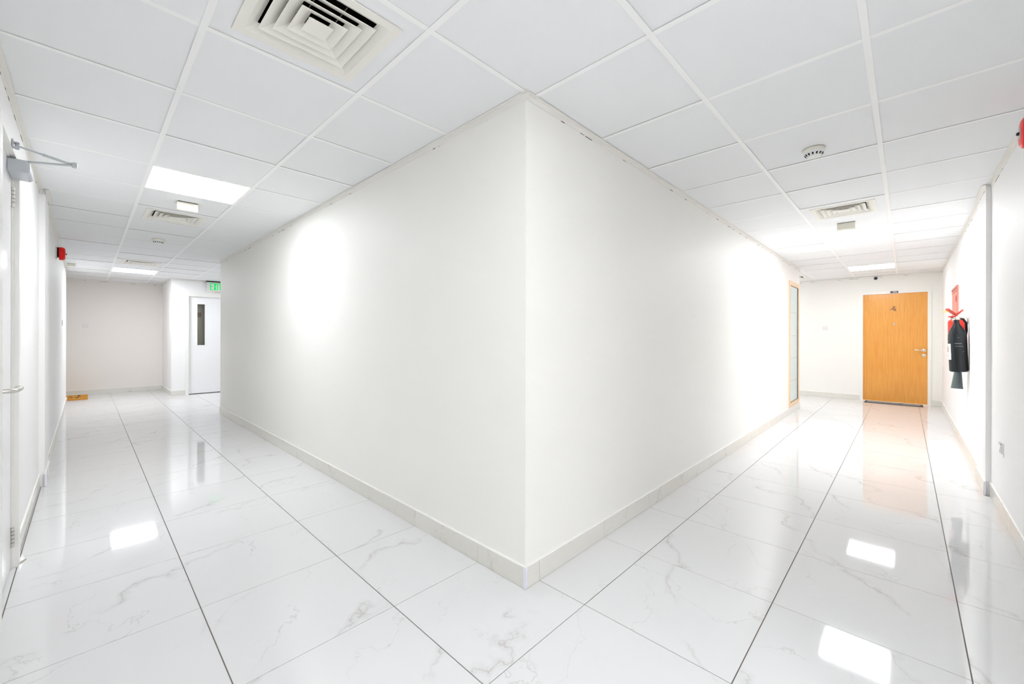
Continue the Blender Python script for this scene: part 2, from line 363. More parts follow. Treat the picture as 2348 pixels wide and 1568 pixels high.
for i in range(-3, 17):
    for j in range(-5, 21):
        c = cell(i, j); parts = [q for q in (inter(c, p) for p in CPLAN) if q]
        if not parts: continue
        x0 = min(p[0] for p in parts); x1 = max(p[1] for p in parts); y0 = min(p[2] for p in parts); y1 = max(p[3] for p in parts)
        if x0 >= 1.18 and y0 >= 10.59: continue
        if (i, j) in light_cells: continue
        g = 0.006; x0 += g if x0 > c[0]-1e-6 and x0 < c[0]+1e-6 else 0; x1 -= g if abs(x1-c[1]) < 1e-6 else 0
        y0 += g if abs(y0-c[2]) < 1e-6 else 0; y1 -= g if abs(y1-c[3]) < 1e-6 else 0
        dz = random.choice((0.0010, 0.0016, 0.0022, 0.0030, 0.0042))
        if (i, j) in vent_cells:
            mx, my = (c[0]+c[1])/2, (c[2]+c[3])/2; hh = 0.205
            if hole_mesh is None:
                b = MB(); hx, hy = (x1-x0)/2, (y1-y0)/2
                b.box(-hx, -hh, -hy, hy, H, H+0.014).box(hh, hx, -hy, hy, H, H+0.014).box(-hh, hh, -hy, -hh, H, H+0.014).box(-hh, hh, hh, hy, H, H+0.014)
                o = b.build('ceiling_panel', 'panel'); hole_mesh = o.data
            else: o = bpy.data.objects.new('ceiling_panel', hole_mesh); C.objects.link(o)
            o.parent = ceiling; o.location = (mx, my, dz)
        else:
            tile_obj('ceiling_panel', x0, x1, y0, y1, H, H+0.014, 'panel', ceiling, dz=dz)
def bar(x0, x1, y0, y1, low):
    """inverted T: flange seen from below and a web above it"""
    zf = H - (0.0006 if low else 0.0)
    horiz = (x1 - x0) > (y1 - y0)
    key = ('bar', round(x1-x0, 3), round(y1-y0, 3)); cx, cy = (x0+x1)/2, (y0+y1)/2
    if key not in _cache:
        hx, hy = (x1-x0)/2, (y1-y0)/2; b = MB().box(-hx, hx, -hy, hy, 0, 0.0009)
        if horiz: b.box(-hx, hx, -0.0035, 0.0035, 0.0009, 0.04)
        else: b.box(-0.0035, 0.0035, -hy, hy, 0.0009, 0.04)
        o = b.build('grid_bar', 'grid'); _cache[key] = o.data
    else: o = bpy.data.objects.new('grid_bar', _cache[key]); C.objects.link(o)
    o.parent = ceiling; o.location = (cx, cy, zf)
W2 = 0.012
for i in (0, 1): bar(GX+i*GDX-W2, GX+i*GDX+W2, -2.5, 12.05 if i < 2 else 10.6, True)
for j in (0, 1): bar(GX+GDX+W2, 10.3, GY+j*GDY-W2, GY+j*GDY+W2, True)
for j in range(-4, 21):
    y = GY + j*GDY
    if y < 12.05:
        if not (abs(y-GY) < 1e-6 or abs(y-GY-GDY) < 1e-6): bar(GX+GDX+W2, BX if (y > BY-0.02 and y < 7.7) or y < -0.4 else min(GX+2*GDX, 1.187 if y > 10.6 else 9), y-W2, y+W2, False) if abs(y-BY) > 0.01 else bar(GX+GDX+W2, BX, y-W2, y+W2, False)
        bar(GX+W2, GX+GDX-W2, y-W2, y+W2, False); bar(LX if y < 10.7 else -1.0, GX-W2, y-W2, y+W2, False)
        if 7.7 < y < 10.6: bar(GX+2*GDX, 3.5, y-W2, y+W2, False)
for i in range(2, 6): bar(GX+i*GDX-W2, GX+i*GDX+W2, 7.7, 10.6, True)
for i in range(2, 17):
    x = GX + i*GDX
    if x < 10.3:
        bar(x-W2, x+W2, GY+GDY+W2, BY, False); bar(x-W2, x+W2, GY+W2, GY+GDY-W2, False); bar(x-W2, x+W2, RY3, GY-W2, False)
        if x > 8.43: bar(x-W2, x+W2, BY, 3.5, False)
for j in (2, 3, 4, 5):
    bar(8.43 if j > 2 else 8.43, 10.3, GY+j*GDY-W2, GY+j*GDY+W2, True)
bar(GX-GDX-W2, GX-GDX+W2, 10.75, 12.05, True)
# wall angle around the ceiling edge: a flat ledge and a leg down the wall, with the dirty gap under it
n_trim = [0]
def angle(axis, face, a0, a1, out):
    n_trim[0] += 1
    f0, f1 = sorted((face, face + out*0.020)); l0, l1 = sorted((face, face + out*0.0025)); g0, g1 = sorted((face, face + out*0.0012))
    b = MB(); g = MB()
    if axis == 'x': b.box(a0, a1, f0, f1, H-0.0015-n_trim[0]*2e-5, H+0.0002).box(a0, a1, l0, l1, H-0.027, H-0.0015); g.box(a0, a1, g0, g1, H-0.031, H-0.027)
    else: b.box(f0, f1, a0, a1, H-0.0015-n_trim[0]*2e-5, H+0.0002).box(l0, l1, a0, a1, H-0.027, H-0.0015); g.box(g0, g1, a0, a1, H-0.031, H-0.027)
    o = structure(b.build('trim_%d' % n_trim[0], 'trim')); g.build('sealant_joint', 'gap', o)
    return o
angle('y', BX, BY-0.020, 7.7, -1); angle('x', BY, BX-0.0002, 8.43, -1)
angle('y', LX, -2.5, 4.94, 1); angle('y', LX2, 4.92, 5.42, 1); angle('y', LX3, 5.42, 10.75, 1)
angle('x', RY, 1.6, 4.75, 1); angle('x', RY2, 4.732, 5.26, 1); angle('x', RY3, 5.26, FX0, 1)
angle('y', FX0, RY3, 3.5, -1); angle('x', 12.05, -1.0, 1.187, -1); angle('y', 1.187, 10.6, 12.05, -1); angle('x', 10.6, 1.17, 3.5, -1)

# ------------------------------------------------------------------ ceiling lights
def light_panel(i, j, label, m):
    c = cell(i, j); cx, cy = (c[0]+c[1])/2, (c[2]+c[3])/2
    t = thing('ceiling_light', label, 'light', (cx, cy, H), 'square lit ceiling panels')
    hx, hy = GDX/2-0.008, GDY/2-0.008; f = 0.006
    MB().box(cx-hx, cx+hx, cy-hy, cy-hy+f, H+0.001, H+0.04).box(cx-hx, cx+hx, cy+hy-f, cy+hy, H+0.001, H+0.04).box(cx-hx, cx-hx+f, cy-hy+f, cy+hy-f, H+0.001, H+0.04).box(cx+hx-f, cx+hx, cy-hy+f, cy+hy-f, H+0.001, H+0.04).build('frame', 'plastic', t)
    MB().box(cx-hx+f, cx+hx-f, cy-hy+f, cy+hy-f, H+0.0025, H+0.006).build('diffuser', m, t)
    return t
for (i, j), (lab, k) in light_cells.items():
    light_panel(i, j, lab, glow('lit_diffuser_' + k + str(i), (0.97, 1.0, 1.03), LAMPS[k]))

# ------------------------------------------------------------------ air diffusers
def make_vent(cx, cy, label):
    t = thing('air_diffuser', label, 'vent', (cx, cy, H), 'square cream ceiling air diffusers')
    def ring(b, r0, z0, r1, z1, th=0.0):
        P = [(cx+a*r0, cy+c*r0, z0) for a, c in ((-1,-1),(1,-1),(1,1),(-1,1))]; Q = [(cx+a*r1, cy+c*r1, z1) for a, c in ((-1,-1),(1,-1),(1,1),(-1,1))]
        for k in range(4):
            b.poly((P[k], P[(k+1) % 4], Q[(k+1) % 4], Q[k]))
    b = MB(); z = H - 0.003
    ring(b, 0.226, z, 0.193, z); ring(b, 0.226, z, 0.226, H+0.001); ring(b, 0.193, z, 0.190, z+0.003); ring(b, 0.190, z+0.003, 0.158, H+0.021); ring(b, 0.226, H+0.001, 0.20, H+0.001)
    b.build('frame', 'vent', t)
    for r in (0.157, 0.119, 0.081):
        b = MB(); ring(b, r, z, r-0.003, z); ring(b, r-0.003, z, r-0.046, H+0.021); ring(b, r+0.001, z+0.001, r-0.0445, H+0.0225); ring(b, r, z, r+0.001, z+0.001)
        b.build('louvre', 'vent', t)
    b = MB().box(cx-0.043, cx+0.043, cy-0.043, cy+0.043, z, z+0.0015); b.build('core_plate', 'vent', t)
    MB().box(cx-0.05, cx-0.046, cy-0.15, cy+0.15, H+0.024, H+0.030).box(cx+0.046, cx+0.05, cy-0.15, cy+0.15, H+0.024, H+0.030).box(cx-0.15, cx+0.15, cy-0.002, cy+0.002, H+0.026, H+0.032).build('support', 'bright', t)
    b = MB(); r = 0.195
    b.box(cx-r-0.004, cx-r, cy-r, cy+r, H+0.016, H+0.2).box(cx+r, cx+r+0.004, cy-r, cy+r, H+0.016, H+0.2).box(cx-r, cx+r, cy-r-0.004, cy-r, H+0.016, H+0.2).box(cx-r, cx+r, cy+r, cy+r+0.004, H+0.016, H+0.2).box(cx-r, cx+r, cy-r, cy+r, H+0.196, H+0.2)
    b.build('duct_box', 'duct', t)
    return t
v0 = None
for (i, j), lab in vent_cells.items():
    c = cell(i, j); p = ((c[0]+c[1])/2, (c[2]+c[3])/2, H)
    if v0 is None: v0 = make_vent(p[0], p[1], lab)
    else: dup(v0, p, lab)

# ------------------------------------------------------------------ smoke detectors
def make_detector(x, y, label):
    t = thing('smoke_detector', label, 'detector', (x, y, H), 'round white smoke detectors')
    MB().lathe((x, y, H+0.001), (0, 0, -1), [(0, 0), (0.056, 0), (0.058, 0.004), (0.058, 0.014), (0.054, 0.017), (0.0, 0.017)], 36).build('base', 'cream_plastic', t, smooth=True)
    hd = MB().lathe((x, y, H-0.014), (0, 0, -1), [(0, 0), (0.053, 0), (0.053, 0.010), (0.050, 0.014), (0.036, 0.031), (0.034, 0.034), (0.0, 0.036)], 36).build('head', 'plastic', t, smooth=True)
    for k in range(14):
        a = 2*PI*k/14; ca, sa = math.cos(a), math.sin(a); P = []
        for da in (-0.09, 0.09):
            for r, h in ((0.0490, 0.0170), (0.0400, 0.0275)):
                P.append(Vector((x + math.cos(a+da)*(r+0.0008), y + math.sin(a+da)*(r+0.0008), H - 0.014 - h - 0.0006)))
        b = MB(); b.prism([P[0], P[1], P[3], P[2]], (ca*-0.001, sa*-0.001, 0.001)); sub(b, 'slot', 'slot', hd)
    return t
d0 = make_detector(3.115, 0.41, 'round white smoke detector on the ceiling of the right corridor')
dup(d0, (0.60, 6.47, H), 'round white smoke detector on the ceiling of the left corridor beyond the air diffuser')
# ------------------------------------------------------------------ emergency lights
def make_emergency(x, y, label):
    t = thing('emergency_light', label, 'emergency light', (x, y, H), 'cream box emergency lights')
    MB().prism([(x-0.072, y, H), (x-0.072, y, H-0.066), (x-0.072, y+0.012, H-0.072), (x-0.072, y+0.085, H-0.05), (x-0.072, y+0.085, H)], (0.144, 0, 0)).build('housing', 'cream_plastic', t)
    MB().box(x-0.062, x+0.062, y-0.005, y, H-0.056, H-0.010).build('lens', 'lens', t, bevel=0.002)
    MB().box(x-0.07, x+0.07, y-0.002, y+0.084, H-0.0025, H+0.0004).build('mounting_plate', 'slot', t)
    return t
e0 = make_emergency(0.612, 4.50, 'cream box emergency light between the lit panel and the diffuser, left corridor')
dup(e0, (5.31, 0.435, H), 'cream box emergency light beside the lit panel of the right corridor', rotz=-PI/2)
e2 = dup(e0, (-0.165, 9.62, H), 'small pale emergency light near the left wall past the red bell')
e2.scale = (0.65, 0.8, 0.7)

# ------------------------------------------------------------------ alarm bells (modelled against a wall facing +x, turned for the right wall)
def make_bell(x, y, z, label):
    t = thing('alarm_bell', label, 'alarm bell', (x, y, z), 'red alarm bells')
    MB().box(x, x+0.010, y-0.055, y+0.055, z-0.055, z+0.072).build('backplate', 'cream_plastic', t, bevel=0.001, seg=1)
    MB().box(x+0.010, x+0.032, y-0.042, y+0.042, z-0.045, z+0.066).build('striker_box', 'black', t, bevel=0.004)
    g = MB().lathe((x+0.026, y, z), (1, 0, 0), [(0.073, 0), (0.075, 0.002), (0.0755, 0.012), (0.0745, 0.030), (0.069, 0.042), (0.058, 0.049), (0.03, 0.0515), (0, 0.052)], 44).build('gong', 'red', t, smooth=True)
    sub(MB().lathe((x+0.0775, y, z), (1, 0, 0), [(0.026, 0), (0.026, 0.0012), (0, 0.0015)], 28), 'badge', 'silver', g, smooth=True)
    sub(MB().lathe((x+0.079, y, z), (1, 0, 0), [(0.009, 0), (0.009, 0.006), (0.005, 0.009), (0, 0.009)], 6), 'nut', 'black', g)
    return t
b0 = make_bell(LX3, 7.12, 2.158, 'red round alarm bell high on the left wall')
dup(b0, (3.085, RY, 2.17), 'red round alarm bell at the right edge, high on the right wall', rotz=PI/2)

# ------------------------------------------------------------------ door_1: orange varnished door at the end of the right corridor
d1 = bpy.data.objects.new('door_1', None); C.objects.link(d1); d1.location = (FX0, (RD0+RD1)/2, 0); structure(d1)
MB().box(10.316, 10.356, RD0+0.004, RD1-0.004, 0.012, RZ-0.004).build('door_leaf', 'oak_door', d1)
f = MB(); x0, x1 = 10.288, 10.37
f.box(x0, x1, RD0-0.004, RD0+0.004, 0, RZ).box(x0, x1, RD1-0.004, RD1+0.004, 0, RZ).box(x0, x1, RD0-0.004, RD1+0.004, RZ-0.004, RZ+0.004)
f.box(x0, FX0, RD0-0.042, RD0-0.004, 0, RZ+0.04).box(x0, FX0, RD1+0.004, RD1+0.042, 0, RZ+0.04).box(x0, FX0, RD0-0.004, RD1+0.004, RZ+0.004, RZ+0.04)
f.box(10.283, 10.385, RD0-0.004, RD1+0.004, 0, 0.0115)
f.build('door_frame', 'frame_white', d1)
hy, hz, hx = -0.237, 0.975, 10.316
h_ = MB().lathe((hx, hy, hz), (-1, 0, 0), [(0.0, 0), (0.027, 0), (0.027, 0.007), (0.024, 0.009), (0, 0.009)], 28)
h_.tube([(hx-0.008, hy, hz), (hx-0.045, hy, hz), (hx-0.052, hy+0.004, hz), (hx-0.055, hy+0.014, hz), (hx-0.055, hy+0.11, hz+0.002), (hx-0.050, hy+0.118, hz+0.002)], 0.0095, 12)
h_.build('door_handle', 'bright', d1, smooth=True)
k_ = MB().lathe((hx, hy, 0.883), (-1, 0, 0), [(0.0, 0), (0.027, 0), (0.027, 0.006), (0.024, 0.008), (0.012, 0.008), (0.011, 0.013), (0, 0.013)], 28).build('keyhole_rose', 'bright', d1, smooth=True)
sub(MB().box(hx-0.0142, hx-0.0126, hy-0.0015, hy+0.0015, 0.874, 0.892), 'keyway', 'slot', k_)
MB().lathe((hx, 0.154, 1.447), (-1, 0, 0), [(0, 0), (0.016, 0), (0.016, 0.003), (0.010, 0.006), (0.006, 0.004), (0, 0.004)], 24).build('peephole', 'silver', d1, smooth=True)
# small twisted metal ornament on the leaf
o_ = MB(); oy, oz = 0.160, 1.735; ox = hx-0.006
o_.tube([(ox, oy-0.005, oz+0.045), (ox, oy-0.02, oz+0.035), (ox, oy-0.012, oz+0.015), (ox, oy+0.01, oz+0.005)], 0.004, 8)
o_.tube([(ox, oy+0.005, oz+0.045), (ox, oy+0.0, oz+0.02), (ox, oy+0.03, oz-0.01), (ox, oy+0.045, oz-0.025)], 0.004, 8)
o_.tube([(ox, oy+0.03, oz-0.005), (ox, oy-0.02, oz-0.015), (ox, oy-0.03, oz-0.035), (ox, oy-0.005, oz-0.04), (ox, oy+0.01, oz-0.02), (ox, oy-0.02, oz), (ox, oy-0.028, oz-0.05)], 0.0045, 8)
o_.build('door_ornament', mat('aged_metal', (0.30, 0.19, 0.11), 0.45, metal=0.5), d1, smooth=True)
np_ = MB().box(10.284, 10.288, 0.098, 0.204, 2.018, 2.052).build('number_plate', mat('navy_plate', (0.006, 0.008, 0.05), 0.35), d1)
R = Matrix(((0, 0, -1, 10.2835 - FX0), (-1, 0, 0, 0.146 - (RD0+RD1)/2), (0, 1, 0, 2.035), (0, 0, 0, 1)))
text_mesh('plate_number', '1004', 0.034, 0.0004, 'plastic', np_, R)

# door mat and other items at the orange door
t = thing('door_mat', 'grey mesh door mat with dark border before the orange door', 'mat', (10.12, 0.165, 0))
MB().box(9.985, 10.272, -0.222, 0.552, 0.0, 0.008).build('mat_border', mat('mat_rubber', (0.07, 0.065, 0.05), 0.8), t, bevel=0.002)
MB().box(10.025, 10.245, -0.185, 0.515, 0.008, 0.011).build('mat_surface', blotch('mat_mesh', (0.32, 0.32, 0.33), (0.12, 0.12, 0.13), 130, 0.45, 0.55), t)
MB().box(10.16, 10.20, 0.03, 0.07, 0.011, 0.0125).build('mat_badge', mat('mat_badge', (0.02, 0.03, 0.12), 0.6), t)
t = thing('dome_camera', 'small dark dome on the wall above the orange door', 'camera', (FX0, 0.407, 2.312))
MB().lathe((FX0, 0.407, 2.312), (-1, 0, 0), [(0, 0), (0.03, 0), (0.03, 0.012), (0.026, 0.016), (0, 0.016)], 28).build('mounting_ring', mat('grey_ring', (0.30, 0.30, 0.33), 0.4), t, smooth=True)
MB().lathe((FX0-0.014, 0.407, 2.312), (-1, 0, 0), [(0.025, 0), (0.024, 0.008), (0.018, 0.018), (0.009, 0.023), (0, 0.024)], 28).build('dome', mat('smoked_dome', (0.02, 0.022, 0.05), 0.12), t, smooth=True)

# ------------------------------------------------------------------ window_1: slim frosted window in the right face of the central wall
w1 = bpy.data.objects.new('window_1', None); C.objects.link(w1); w1.location = (7.945, BY, 0.11); structure(w1)
wx0, wx1, wz0, wz1 = 7.545, 8.345, 0.105, 2.085; fw, yf, yb = 0.085, BY-0.011, BY+0.10
f = MB().box(wx0, wx0+fw, yf, yb, wz0, wz1).box(wx1-fw, wx1, yf, yb, wz0, wz1).box(wx0+fw, wx1-fw, yf, yb, wz0, wz0+fw-0.02).box(wx0+fw, wx1-fw, yf, yb, wz1-fw+0.02, wz1)
f.build('window_frame', 'light_wood', w1)
pn = MB().box(wx0+fw, wx1-fw, BY+0.004, BY+0.012, wz0+fw-0.02, wz1-fw+0.02).build('glass_pane', 'frost', w1)
for zz in (0.50, 0.86, 1.22, 1.59): sub(MB().box(wx0+fw, wx1-fw, BY+0.0028, BY+0.004, zz, zz+0.010), 'film_line', 'frost_line', pn)
b = MB().box(wx0+fw, wx1-fw, BY-0.001, BY+0.004, wz0+fw-0.02, wz0+fw-0.012).box(wx0+fw, wx1-fw, BY-0.001, BY+0.004, wz1-fw+0.012, wz1-fw+0.02).box(wx1-fw-0.006, wx1-fw, BY-0.009, BY+0.004, wz0+fw-0.012, wz1-fw+0.012)
b.build('glazing_bead', 'reveal_shade', w1)  # dark brown strips put the shade of the frame's reveal into the colour

# ------------------------------------------------------------------ door_2: white exit door at the end of the left corridor
d2 = bpy.data.objects.new('door_2', None); C.objects.link(d2); d2.location = ((EX0+EX1)/2, 10.6, 0); structure(d2)
vx0, vx1, vz0, vz1 = 1.606, 1.731, 1.013, 1.866; ly0, ly1 = 10.625, 10.665
lf = MB().box(EX0+0.006, vx0, ly0, ly1, 0.012, EZ-0.006).box(vx1, EX1-0.006, ly0, ly1, 0.012, EZ-0.006).box(vx0, vx1, ly0, ly1, 0.012, vz0).box(vx0, vx1, ly0, ly1, vz1, EZ-0.006)
lf.build('door_leaf', 'gloss_white', d2)
MB().box(vx0, vx1, ly0+0.014, ly0+0.020, vz0, vz1).build('vision_glass', 'glass', d2)
q = 0.008; MB().box(vx0-q, vx0, ly0-0.003, ly0, vz0-q, vz1+q).box(vx1, vx1+q, ly0-0.003, ly0, vz0-q, vz1+q).box(vx0, vx1, ly0-0.003, ly0, vz0-q, vz0).box(vx0, vx1, ly0-0.003, ly0, vz1, vz1+q).build('glazing_bead', 'gloss_white', d2)
f = MB().box(EX0-0.055, EX0, 10.585, 10.6, 0, EZ+0.085).box(EX1, EX1+0.055, 10.585, 10.6, 0, EZ+0.085).box(EX0, EX1, 10.585, 10.6, EZ, EZ+0.085).box(EX0, EX0+0.006, 10.588, 10.7, 0, EZ).box(EX1-0.006, EX1, 10.588, 10.7, 0, EZ).box(EX0, EX1, 10.588, 10.7, EZ-0.006, EZ)
f.build('door_frame', 'frame_white', d2)
MB().lathe((EX1-0.07, ly0, 1.0), (0, -1, 0), [(0, 0), (0.026, 0), (0.026, 0.008), (0, 0.008)], 24).tube([(EX1-0.07, ly0-0.006, 1.0), (EX1-0.07, ly0-0.05, 1.0), (EX1-0.19, ly0-0.055, 1.0)], 0.009, 10).build('door_handle', 'bright', d2, smooth=True)
MB().box(EX0, EX1, 10.76, 10.775, 0, EZ).build('stair_wall', 'stair', d2)
MB().box(1.628, 1.69, 10.754, 10.76, 1.60, 1.70).build('notice_sheet', 'paper_pink', d2)

# ------------------------------------------------------------------ exit sign
t = thing('exit_sign', 'green lettered EXIT sign over the white door, partly hidden by the wall edge', 'sign', (1.95, 10.54, H))
ex0, ex1 = 1.742, 2.070
MB().box(ex0, ex1, 10.515, 10.575, H-0.022, H-0.0015).build('housing', mat('dark_housing', (0.03, 0.02, 0.03), 0.5), t)
MB().box(ex0+0.012, ex1-0.012, 10.540, 10.548, 2.150, H-0.022).build('sign_panel', mat('acrylic_panel', (0.78, 0.77, 0.76), 0.2), t)
def letter(ch, x0, x1, z0, z1):
    b = MB(); y0, y1, s = 10.537, 10.540, 0.0145
    if ch == 'E': b.box(x0, x0+s, y0, y1, z0, z1); [b.box(x0+s, x1, y0, y1, zz, zz+s) for zz in (z0, (z0+z1-s)/2, z1-s)]
    if ch == 'I': b.box(x0, x1, y0, y1, z0, z1)
    if ch == 'T': b.box((x0+x1-s)/2, (x0+x1+s)/2, y0, y1, z0, z1-s); b.box(x0, x1, y0, y1, z1-s, z1)
    if ch == 'X':
        b.prism([(x0, y0, z0), (x0+s*1.15, y0, z0), (x1, y0, z1), (x1-s*1.15, y0, z1)], (0, 0.003, 0))
        b.prism([(x0, y0-0.0005, z1), (x0+s*1.15, y0-0.0005, z1), (x1, y0-0.0005, z0), (x1-s*1.15, y0-0.0005, z0)], (0, 0.003, 0))
    return b
GR = glow('green_letter', (0.0, 0.75, 0.12), 0.9)
for ch, a, b_ in (('E', 1.807, 1.855), ('X', 1.868, 1.916), ('I', 1.930, 1.946), ('T', 1.956, 2.004)):
    letter(ch, a, b_, 2.170, 2.320).build('letter', GR, t)
MB().lathe((1.88, 10.535, 2.143), (0, -1, 0), [(0, -0.006), (0.010, -0.006), (0.010, 0.002), (0.006, 0.004), (0, 0.004)], 16).build('indicator_light', glow('red_led', (1.0, 0.30, 0.25), 1.1), t, smooth=True)

# ------------------------------------------------------------------ switch plates
def plate(name, label, org, u, n, w_, h_, cat='switch'):
    u = Vector(u); n = Vector(n); up = Vector((0, 0, 1)); org = Vector(org)
    t = thing(name, label, cat, org)
    def bx(c, hw, hh, d0, d1):
        P = [org + u*(c[0]+a*hw) + up*(c[1]+b*hh) + n*d0 for a, b in ((-1,-1),(1,-1),(1,1),(-1,1))]
        return MB().prism([tuple(p) for p in P], n*(d1-d0))
    m = mat('switch_grey', (0.74, 0.715, 0.705), 0.4)
    bx((0, 0), w_/2, h_/2, 0, 0.006).build('face_plate', m, t, bevel=0.0015, seg=1)
    for k in (-1, 1): bx((k*w_*0.22, 0), w_*0.15, h_*0.27, 0.006, 0.0085).build('rocker', m, t, bevel=0.001, seg=1)
    return t
plate('light_switch', 'pale double switch plate on the end wall of the left corridor', (-0.005, 12.05, 1.409), (1, 0, 0), (0, -1, 0), 0.092, 0.092)
plate('light_switch', 'pale double switch plate on the wall left of the orange door', (FX0, 1.167, 1.385), (0, 1, 0), (-1, 0, 0), 0.086, 0.084)
plate('light_switch', 'faint white switch plate on the left wall far past the bell', (LX3, 8.95, 1.39), (0, 1, 0), (1, 0, 0), 0.086, 0.086)
# small door stop bracket on the near right wall
t = thing('wall_bracket', 'small white bracket low on the right wall near the right edge', 'bracket', (4.236, RY, 0.455))
MB().box(4.188, 4.284, RY, RY+0.004, 0.408, 0.500).build('back_plate', 'plastic', t, bevel=0.0015, seg=1)
MB().prism([(4.20, RY+0.004, 0.425), (4.20, RY+0.004, 0.496), (4.20, RY+0.014, 0.488), (4.20, RY+0.020, 0.44)], (0.07, 0, 0)).build('catch', 'plastic', t)
MB().box(4.20, 4.262, RY+0.006, RY+0.0165, 0.4885, 0.497).build('magnet', 'silver', t)
# coir mat at the far left
t = thing('coir_mat', 'orange brown doormat at the far end of the left wall', 'mat', (-0.2, 11.56, 0))
MB().box(-0.43, 0.028, 11.17, 11.93, 0.0, 0.018).build('mat_base', mat('coir', (0.62, 0.27, 0.02), 0.85, bump=0.6, bscale=200, var=0.25, vscale=60), t, bevel=0.004)
pr = MB()
for k in range(9):
    x, y = -0.235 + 0.14*random.random(), 11.33 + 0.45*random.random(); pr.box(x, x+0.012+0.04*random.random(), y, y+0.05+0.09*random.random(), 0.018, 0.0188)
pr.build('printed_pattern', mat('dark_print', (0.05, 0.02, 0.01), 0.9), t)['kind'] = 'stuff'

# ------------------------------------------------------------------ door_3: near left door with closer
d3 = bpy.data.objects.new('door_3', None); C.objects.link(d3); d3.location = (LX, (DY0+DY1)/2, 0); structure(d3)
dx = LX - 0.008
MB().box(dx-0.042, dx, DY0+0.004, DY1-0.022, 0.012, DZ-0.006).build('door_leaf', 'gloss_white', d3, bevel=0.0015, seg=1)
f = MB(); a0, a1 = LX, LX+0.020
f.box(a0, a1, DY0-0.070, DY0, 0, 2.165).box(a0, a1-0.002, DY1, DY1+0.070, 0, DZ+0.035).box(a0, a1-0.001, DY0, DY1, DZ, DZ+0.035)
f.box(LX-0.07, LX, DY0-0.0005, DY0+0.003, 0, DZ).box(LX-0.07, LX, DY1-0.016, DY1, 0, DZ).box(LX-0.07, LX, DY0, DY1, DZ-0.005, DZ)
f.build('door_frame', 'frame_white', d3)
for hz in (1.905, 0.165):
    hb = MB().lathe((dx+0.006, DY1-0.018, hz-0.05), (0, 0, 1), [(0, 0), (0.007, 0), (0.007, 0.1), (0, 0.1)], 16)
    hb.box(dx-0.001, dx+0.002, DY1-0.030, DY1-0.018, hz-0.048, hz+0.048).box(dx-0.001, dx+0.002, DY1-0.018, DY1-0.004, hz-0.048, hz+0.048)
    hg = hb.build('hinge', 'steel', d3, smooth=True)
    kn = MB()
    for q in (-0.027, -0.008, 0.012, 0.031): kn.lathe((dx+0.006, DY1-0.018, hz+q), (0, 0, 1), [(0, 0), (0.0075, 0), (0.0075, 0.0022), (0, 0.0022)], 16)
    sub(kn, 'hinge_gap', 'slot', hg)
hy, hz = 2.735, 0.962
h_ = MB().lathe((dx, hy, hz), (1, 0, 0), [(0, 0), (0.026, 0), (0.026, 0.007), (0.023, 0.009), (0, 0.009)], 28)
h_.tube([(dx+0.008, hy, hz), (dx+0.045, hy, hz), (dx+0.055, hy+0.008, hz), (dx+0.060, hy+0.03, hz), (dx+0.064, hy+0.10, hz-0.001), (dx+0.062, hy+0.16, hz-0.002), (dx+0.054, hy+0.19, hz-0.002), (dx+0.046, hy+0.195, hz-0.002)], 0.0095, 12)
h_.build('door_handle', 'steel', d3, smooth=True)
MB().lathe((dx, hy, 0.865), (1, 0, 0), [(0, 0), (0.022, 0), (0.022, 0.006), (0.009, 0.008), (0.009, 0.017), (0, 0.017)], 24).build('lock_cylinder', mat('old_brass', (0.42, 0.30, 0.12), 0.35, metal=0.8), d3, smooth=True)
MB().prism([(a1, DY1+0.03, 0), (a1, DY1+0.07, 0), (a1+0.02, DY1+0.085, 0)], (0, 0, 0.004)).build('frame_foot', mat('grubby_sealant', (0.45, 0.42, 0.36), 0.8, var=0.3, vscale=40), d3)
# closer: body on the leaf, folding arm to a shoe on the head
cl = MB(); cy0, cy1, cz0, cz1, cx1 = 3.125, 3.30, 1.998, 2.060, dx+0.074
cl.prism([(dx, cy0, cz0), (dx, cy0, cz1), (cx1-0.012, cy0, cz1), (cx1, cy0, cz1-0.012), (cx1, cy0, cz0+0.010), (cx1-0.010, cy0, cz0)], (0, cy1-cy0, 0))
cb = cl.build('closer_body', 'silver', d3, bevel=0.003, seg=2); cb['label'] = 'silver door closer body'
E_ = Vector((-0.040, 2.960, 2.036)); P0 = Vector((dx+0.036, 3.19, 2.068)); S_ = Vector((LX+0.030, 2.985, 2.082))
am = MB()
am.lathe((P0.x, P0.y, 2.059), (0, 0, 1), [(0, 0), (0.013, 0), (0.013, 0.010), (0.009, 0.016), (0, 0.016)], 20)
def flatbar(b, p, q, w_, h_):
    d = (q-p).normalized(); s_ = d.cross(Vector((0, 0, 1))).normalized()*w_/2; u_ = Vector((0, 0, 1))*h_/2
    b.prism([tuple(p - s_ - u_), tuple(p + s_ - u_), tuple(p + s_ + u_), tuple(p - s_ + u_)], q-p)
flatbar(am, P0 + Vector((0, 0, 0)), E_, 0.016, 0.006)
am.build('closer_main_arm', 'silver', d3, smooth=False)
a2 = MB(); mid = S_.lerp(E_, 0.45); a2.tube([S_, mid], 0.0042, 10); a2.tube([mid, mid.lerp(E_, 0.02)], 0.0075, 12); a2.tube([mid, S_.lerp(E_, 0.86)], 0.0062, 10)
flatbar(a2, S_.lerp(E_, 0.84), E_ + Vector((0, 0, 0.008)), 0.016, 0.005)
a2.lathe((E_.x, E_.y, E_.z-0.010), (0, 0, 1), [(0, 0), (0.010, 0), (0.010, 0.022), (0.007, 0.025), (0, 0.025)], 18)
a2.build('closer_forearm', 'silver', d3, smooth=True)
